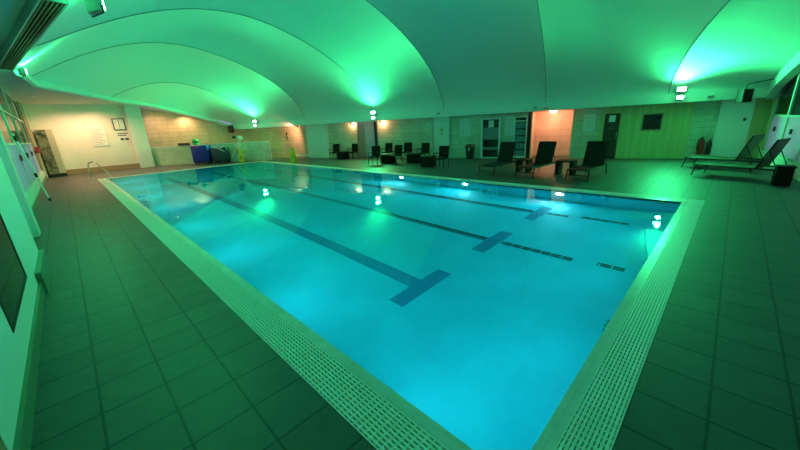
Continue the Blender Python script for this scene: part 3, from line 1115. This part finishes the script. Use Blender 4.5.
t = wall_thing('warning_sign', 'small yellow figure warning sign on the white column', 'sign', 7.03, 1.22, 0.14)
k = MB(); k.box((-0.012, -0.16, 0), (0, 0.16, 0.62)); k.build('plate', M['paper'], t)
k = MB(); k.prism([(-0.016, -0.12, 0.28), (-0.016, 0.12, 0.28), (-0.016, 0, 0.54)], (0.004, 0, 0)); k.build('triangle', M['yellow'], t)
k = MB(); k.box((-0.019, -0.012, 0.34), (-0.016, 0.012, 0.47)); k.box((-0.019, -0.012, 0.305), (-0.016, 0.012, 0.325)); k.box((-0.019, -0.11, 0.17), (-0.012, 0.11, 0.2)); k.box((-0.019, -0.09, 0.09), (-0.012, 0.09, 0.12)); k.build('print', M['print_dark'], t)

t = wall_thing('display_cabinet', 'tall glass-fronted cabinet with blue-grey shelves beside the orange alcove', 'cabinet', 2.76, 0.0, 0.0)
k = MB(); k.box((-0.3, -0.3, 0), (0, 0.3, 2.1)); k.build('body', M['screen'], t)
k = MB()
for y0, y1 in ((-0.31, -0.26), (0.26, 0.31)):
    k.box((-0.33, y0, 0.05), (-0.3, y1, 2.08))
k.box((-0.33, -0.26, 0.05), (-0.3, 0.26, 0.15)); k.box((-0.33, -0.26, 1.83), (-0.3, 0.26, 1.88)); k.box((-0.33, -0.26, 2.03), (-0.3, 0.26, 2.08))
k.build('door_frame', M['white_paint'], t)
for i in range(5):
    z = 0.17 + i * 0.335
    k = MB(); k.box((-0.315, -0.26, z), (-0.3, 0.26, z + 0.27)); k.build('shelf', M['blue_panel'], t)

t = wall_thing('screen', 'dark wall screen on the pale wood panelling', 'screen', -2.57, 1.2)
k = MB(); k.box((-0.05, -0.36, 0), (0, 0.36, 0.7), bev=0.01); k.build('frame', M['wood_frame'], t)
k = MB(); k.box((-0.055, -0.31, 0.05), (-0.045, 0.31, 0.65)); k.build('display', M['screen'], t)

# litter bin
t = thing('litter_bin', 'dark litter bin with a maroon lid against the back wall', 'bin', H(17.72, 5.3), TH)
k = MB()
for (z, w) in ():
    pass
k.lathe([(0.2, 0.0), (0.21, 0.02), (0.28, 0.62), (0.0, 0.62)], 4, Matrix.Rotation(R(45), 4, 'Z')); k.build('body', M['black'], t)
k = MB(); k.lathe([(0.31, 0.62), (0.32, 0.66), (0.29, 0.74), (0.14, 0.79), (0.0, 0.8)], 4, Matrix.Rotation(R(45), 4, 'Z')); k.build('lid', M['maroon'], t)
k = MB(); k.box((-0.2, -0.04, 0.45), (-0.19, 0.04, 0.6)); k.build('sticker', M['paper'], t)

# fire extinguisher
t = wall_thing('fire_extinguisher', 'red fire extinguisher hung on the tiled wall beside the white door', 'fire extinguisher', -4.33, 0.2, 0.12)
k = MB(); k.lathe([(0.0, 0.0), (0.09, 0.0), (0.1, 0.03), (0.1, 0.5), (0.07, 0.58), (0.03, 0.6), (0.0, 0.6)], 18); k.build('cylinder', M['red'], t, smooth=True)
k = MB(); k.box((-0.03, -0.02, 0.6), (0.03, 0.02, 0.66)); k.box((-0.11, -0.012, 0.66), (0.03, 0.012, 0.69)); k.build('valve', M['black'], t)
k = MB(); k.tube([(0, 0.03, 0.63), (-0.05, 0.12, 0.6), (-0.06, 0.14, 0.4), (-0.05, 0.12, 0.16)], 0.016, 8); k.build('hose', M['black'], t, smooth=True)
k = MB(); k.box((0.08, -0.05, 0.1), (0.12, 0.05, 0.65)); k.build('bracket', M['grey_metal'], t)
t = wall_thing('fire_extinguisher', 'black-labelled extinguisher right of the red one by the white door', 'fire extinguisher', -4.58, 0.2, 0.12)
k = MB(); k.lathe([(0.0, 0.0), (0.07, 0.0), (0.08, 0.03), (0.08, 0.42), (0.05, 0.5), (0.03, 0.52), (0.0, 0.52)], 18); k.build('cylinder', M['black'], t, smooth=True)
k = MB(); k.box((-0.03, -0.02, 0.52), (0.03, 0.02, 0.57)); k.box((-0.1, -0.012, 0.57), (0.03, 0.012, 0.6)); k.build('valve', M['black'], t)
k = MB(); k.box((0.06, -0.04, 0.1), (0.12, 0.04, 0.5)); k.build('bracket', M['grey_metal'], t)


# loudspeakers
def speaker(loc, rz, label, w, h, arm):
    t = thing('loudspeaker', label, 'loudspeaker', loc, rz, 'black loudspeakers')
    k = MB(); k.box((-0.15, -w / 2, 0), (0.15, w / 2, h), bev=0.02); k.build('cabinet', M['black'], t)
    k = MB(); k.box((-0.16, -w / 2 + 0.03, 0.03), (-0.15, w / 2 - 0.03, h - 0.03)); k.build('front_cloth', M['screen'], t)
    k = MB(); k.tube(arm, 0.018, 8); k.build('bracket', M['black'], t, smooth=True)


speaker(H(17.3, 24.55, 2.02), TH, 'black loudspeaker hanging under the eave beam at the far left corner', 0.3, 0.55, [(0, 0, 0.5), (0.0, 0.0, 0.6), (0.12, 0.0, 0.62), (0.36, -0.0, 0.5)])
speaker(H(17.0, -5.0, 2.12), TH + R(20), 'black loudspeaker on a bracket high in the right corner', 0.32, 0.46, [(0.0, 0.0, 0.44), (0.0, -0.02, 0.62), (-0.1, -0.75, 0.74), (-0.1, -0.77, 0.85)])


def camera_dome(p, q, z, label):
    t = thing('security_camera', label, 'camera', H(p, q, z), TH, 'small fittings on the eave beam')
    k = MB(); k.box((-0.0, -0.05, -0.02), (0.05, 0.05, 0.08), bev=0.008); k.build('base', M['plastic_white'], t)
    k = MB(); k.tube([(0, 0, 0.02), (-0.05, 0, 0.02)], 0.014, 8); k.tube([(-0.05, -0.09, 0.02), (-0.05, 0.09, 0.0)], 0.04, 10); k.build('body', M['grey_metal'], t, smooth=True)


camera_dome(17.57, 7.05, 2.44, 'small camera on the eave beam above the white column')
camera_dome(17.57, 2.1, 2.42, 'small camera on the eave beam left above the orange alcove')
camera_dome(17.57, 1.65, 2.36, 'small camera on the eave beam right above the orange alcove')
camera_dome(17.57, -4.2, 2.42, 'small camera on the eave beam above the fire extinguishers')

# ------------------------------------------------------------------ end wall things
ye = 29.1
t = thing('notice_board', 'large pale framed notice on the cream end wall', 'notice', (1.9, ye, 1.6))
k = MB(); k.box((-0.4, -0.03, 0), (0.4, 0, 1.3)); k.build('frame', M['trim_white'], t)
k = MB(); k.box((-0.36, -0.035, 0.04), (0.36, -0.03, 1.26)); k.build('sheet', M['paper'], t)
k = MB()
for r in range(11):
    k.box((-0.3, -0.037, 0.12 + r * 0.1), (-0.3 + random.uniform(.35, .6), -0.035, 0.15 + r * 0.1))
k.build('print', M['ink'], t)
t = thing('wall_clock', 'square dark-framed wall clock on the cream end wall', 'clock', (3.05, ye, 2.55))
k = MB(); k.box((-0.32, -0.05, 0), (0.32, 0, 0.74), bev=0.015); k.build('frame', M['print_dark'], t)
k = MB(); k.box((-0.26, -0.055, 0.06), (0.26, -0.045, 0.68)); k.build('face', M['paper'], t)
k = MB(); k.box((-0.014, -0.062, 0.36), (0.014, -0.055, 0.62)); k.box((-0.012, -0.062, 0.17), (0.012, -0.055, 0.37))
for i in range(12):
    a = i * math.pi / 6
    k.box((0.22 * math.sin(a) - 0.012, -0.06, 0.37 + 0.26 * math.cos(a) - 0.012), (0.22 * math.sin(a) + 0.012, -0.055, 0.37 + 0.26 * math.cos(a) + 0.012))
k.build('hands', M['print_dark'], t)
t = thing('notice_plate', 'small printed plate under the wall clock', 'sign', (3.12, ye, 1.82))
k = MB(); k.box((-0.34, -0.015, 0), (0.3, 0, 0.62)); k.build('plate', M['paper'], t)
k = MB(); k.box((-0.3, -0.018, 0.48), (0.26, -0.015, 0.54)); k.box((-0.3, -0.018, 0.36), (0.16, -0.015, 0.42)); k.box((-0.2, -0.018, 0.08), (-0.02, -0.015, 0.22)); k.box((0.04, -0.018, 0.08), (0.24, -0.015, 0.22)); k.build('print', M['print_dark'], t)

t = thing('tall_cabinet', 'tall cream cabinet with a dark leafy front panel by the far window corner', 'cabinet', (-0.52, 28.55, 0))
k = MB(); k.box((-0.34, -0.25, 0.2), (0.38, 0.45, 2.72)); k.build('body', M['cream'], t)
k = MB(); k.box((-0.34, -0.27, 0.24), (0.1, -0.25, 2.7)); k.build('front_panel', M['leafy'], t)
k = MB(); k.box((-0.3, -0.28, 0), (0.38, 0.42, 0.2)); k.build('plinth', M['black'], t)
t = thing('alarm_box', 'red alarm box on the wooden end frame of the window wall', 'alarm', (XW + 0.02, 27.3, 1.45))
k = MB(); k.box((0, -0.17, 0), (0.16, 0.17, 0.34), bev=0.02); k.build('housing', M['red'], t)
k = MB(); k.box((0.16, -0.08, 0.1), (0.17, 0.08, 0.24)); k.build('cover', M['paper'], t)

# rescue pole leaning on the windows
t = thing('rescue_pole', 'long white rescue pole with black grips leaning on the left windows', 'pole', (-0.72, 16.9, 0))
pa, pb = Vector((0, -0.1, 0)), Vector((-0.26, -0.55, 2.3))
k = MB(); k.tube([pa, pb], 0.026, 10); k.build('shaft', M['plastic_white'], t, smooth=True)
for u0, u1 in ((0.0, 0.05), (0.38, 0.44), (0.9, 0.97)):
    k = MB(); k.tube([pa.lerp(pb, u0), pa.lerp(pb, u1)], 0.036, 10); k.build('grip', M['black'], t, smooth=True)


# grab rails
t = thing('grab_rail', 'curved chrome grab rail at the pool corner before the cream end wall', 'grab rail', (0.78, 24.75, 0))
k = MB()
k.tube([(0, 0, 0), (0.0, 0, 0.62), (0.02, -0.02, 0.75), (0.1, -0.06, 0.84), (0.22, -0.12, 0.86), (0.36, -0.25, 0.78), (0.62, -0.7, 0.35), (0.75, -0.95, 0.0)], 0.03, 10)
k.build('rail', M['chrome'], t, smooth=True)
for a in ((0, 0), (0.75, -0.95)):
    k = MB(); k.lathe([(0.06, 0.0), (0.06, 0.015), (0.032, 0.03), (0.0, 0.03)], 14, Matrix.Translation((a[0], a[1], 0))); k.build('flange', M['chrome'], t, smooth=True)
t = thing('pool_ladder', 'pair of slim chrome ladder rails at the far pool edge by the low wall', 'pool ladder', (9.95, 22.0, 0))
for dy in (0.0, -0.55):
    k = MB()
    k.tube([(0.1, dy, 0), (0.1, dy, 0.6), (0.02, dy, 0.8), (-0.15, dy, 0.86), (-0.3, dy, 0.8), (-0.46, dy, 0.5), (-0.48, dy, 0.0), (-0.48, dy, -0.3)], 0.022, 8)
    k.build('rail', M['grey_metal'], t, smooth=True)
for z in (-0.12, -0.28):
    k = MB(); k.box((-0.53, -0.55, z), (-0.45, 0, z + 0.025)); k.build('tread', M['plastic_white'], t)


def floor_sign(loc, rz, label):
    t = thing('floor_sign', label, 'floor sign', loc, rz, 'yellow wet-floor signs')
    for s in (-1, 1):
        k = MB()
        k.prism([(s * 0.16, -0.15, 0.02), (s * 0.16, 0.15, 0.02), (s * 0.02, 0.1, 0.86), (s * 0.02, -0.1, 0.86)], (s * 0.012, 0, 0))
        k.build('panel', M['yellow'], t)
    k = MB(); k.box((-0.03, -0.11, 0.84), (0.03, 0.11, 0.9)); k.build('hinge', M['yellow'], t)
    k = MB(); k.prism([(-0.125, -0.06, 0.3), (-0.125, 0.06, 0.3), (-0.09, 0.0, 0.5)], (-0.006, 0, 0)); k.box((-0.145, -0.08, 0.18), (-0.13, 0.08, 0.21)); k.build('print', M['print_dark'], t)


floor_sign((8.72, 24.35, 0), R(60), 'yellow wet-floor sign in front of the low green-lit wall')
floor_sign((10.3, 19.9, 0), R(30), 'yellow wet-floor sign on the deck before the tan tiled wall')


# covered trolleys
def trolley(loc, rz, w, h, d_, m, label):
    t = thing('covered_trolley', label, 'trolley', loc, rz, 'covered pool trolleys')
    k = MB(); k.box((0, -d_ / 2, 0.14), (w, d_ / 2, h), bev=0.1); k.build('cover', m, t, smooth=True)
    k = MB(); k.box((0.05, -d_ / 2 + 0.05, 0.1), (w - 0.05, d_ / 2 - 0.05, 0.15)); k.build('base', M['black'], t)
    for x in (0.14, w - 0.14):
        for y in (-d_ / 2 + 0.12, d_ / 2 - 0.12):
            k = MB(); k.cyl((x, y - 0.025, 0.055), (x, y + 0.025, 0.055), 0.055, 12); k.build('wheel', M['black'], t, smooth=True)
    return t


trolley((6.45, 26.95, 0), ang, 1.15, 1.3, 0.6, M['blue_mat'], 'trolley under a bright royal blue cover by the low wall')
tt = trolley((7.45, 26.0, 0), ang, 1.05, 1.12, 0.6, M['navy_mat'], 'trolley under a dark teal cover with pale straps')
k = MB()
k.tube([(0.1, -0.31, 1.14), (0.5, -0.32, 1.05), (0.95, -0.31, 0.8)], 0.03, 6); k.tube([(0.1, -0.2, 1.145), (0.55, -0.15, 1.15), (1.0, -0.25, 1.14)], 0.03, 6)
k.tube([(0.95, -0.31, 1.14), (0.6, -0.32, 1.02)], 0.025, 6)
k.build('strap', M['plastic_white'], tt, smooth=True)
# floats on the low wall
hp = lambda s, z: h0 + (h1 - h0).normalized() * s + Vector((0.05, 0.06, z))
t = thing('kickboard_stack', 'dark navy foam floats stacked flat on the low wall', 'pool floats', hp(2.55, 1.32), ang)
for i in range(3):
    k = MB(); k.box((-0.38, -0.16, i * 0.06), (0.36, 0.12, i * 0.06 + 0.05), bev=0.02); k.build('board', M['float_navy'], t)
t = thing('foam_float', 'bright green rolled foam float standing on the low wall', 'pool float', hp(3.35, 1.32), ang)
k = MB(); k.lathe([(0.0, 0.0), (0.18, 0.0), (0.2, 0.03), (0.2, 0.36), (0.18, 0.4), (0.0, 0.4)], 18); k.build('roll', M['float_green'], t, smooth=True)
k = MB(); k.lathe([(0.202, 0.16), (0.206, 0.17), (0.206, 0.22), (0.202, 0.23)], 18); k.build('band', M['float_navy'], t, smooth=True)

# white tangle of brushes and poles leaning on the low wall
t = thing('pool_brush_rack', 'rack of white pool brushes and poles behind the yellow sign at the low wall', 'pool brushes', (8.75, 24.75, 0), ang)
k = MB(); k.box((-0.3, -0.16, 0), (0.3, 0.16, 0.06)); k.tube([(0, 0, 0.06), (0, 0, 1.0)], 0.03, 8); k.build('stand', M['grey_metal'], t)
random.seed(3)
for i, (x0, x1, z1) in enumerate(((-0.5, 0.2, 1.55), (0.4, -0.15, 1.25), (-0.2, 0.55, 1.0), (0.1, 0.1, 1.6), (-0.55, -0.1, 1.0))):
    k = MB(); k.tube([(x0, -0.1 + i * 0.05, 0.35), (x1, -0.05 + i * 0.03, z1)], 0.035, 6); k.build('pole', M['plastic_white'], t)
for x, z, s in ((0.25, 1.62, 0.2), (0.05, 1.2, 0.22), (-0.1, 1.0, 0.18)):
    k = MB()
    for j in range(34):
        a = random.uniform(0, 2 * math.pi); b_ = random.uniform(-1, 1)
        d_ = Vector((math.cos(a) * math.sqrt(1 - b_ * b_), math.sin(a) * math.sqrt(1 - b_ * b_) * 0.6, b_))
        k.tube([Vector((x, 0, z)), Vector((x, 0, z)) + d_ * s * random.uniform(0.7, 1.2)], [0.03, 0.018], 5)
    k.build('mop_head', M['plastic_white'], t)
k = MB(); k.box((-0.25, -0.08, 1.62), (-0.02, 0.08, 1.8), bev=0.04); k.build('dark_head', M['float_navy'], t)

# white pole lying by the tan wall
t = H(17.5, 17.3)
k = MB(); k.tube([H(17.6, 18.6, 0.22), H(17.6, 16.6, 0.22)], 0.05, 10)
o = k.build('lane_pole', M['plastic_white'], smooth=True)
tag(o, 'long white pole held low along the tan tiled wall', 'pole')
# hook on the tan wall
t = wall_thing('wall_hook', 'small dark hook on the tan tiled wall', 'hook', 19.3, 1.35)
k = MB(); k.box((-0.015, -0.06, 0.35), (0, 0.06, 0.5)); k.build('plate', M['black'], t)
k = MB(); k.tube([(-0.02, 0.03, 0.42), (-0.07, 0.02, 0.25), (-0.06, -0.05, 0.02)], 0.035, 6); k.build('strap', M['black'], t, smooth=True)

for o in bpy.data.objects:
    if o.get('label') == '':
        del o['label']
SC.cycles.use_denoising = True
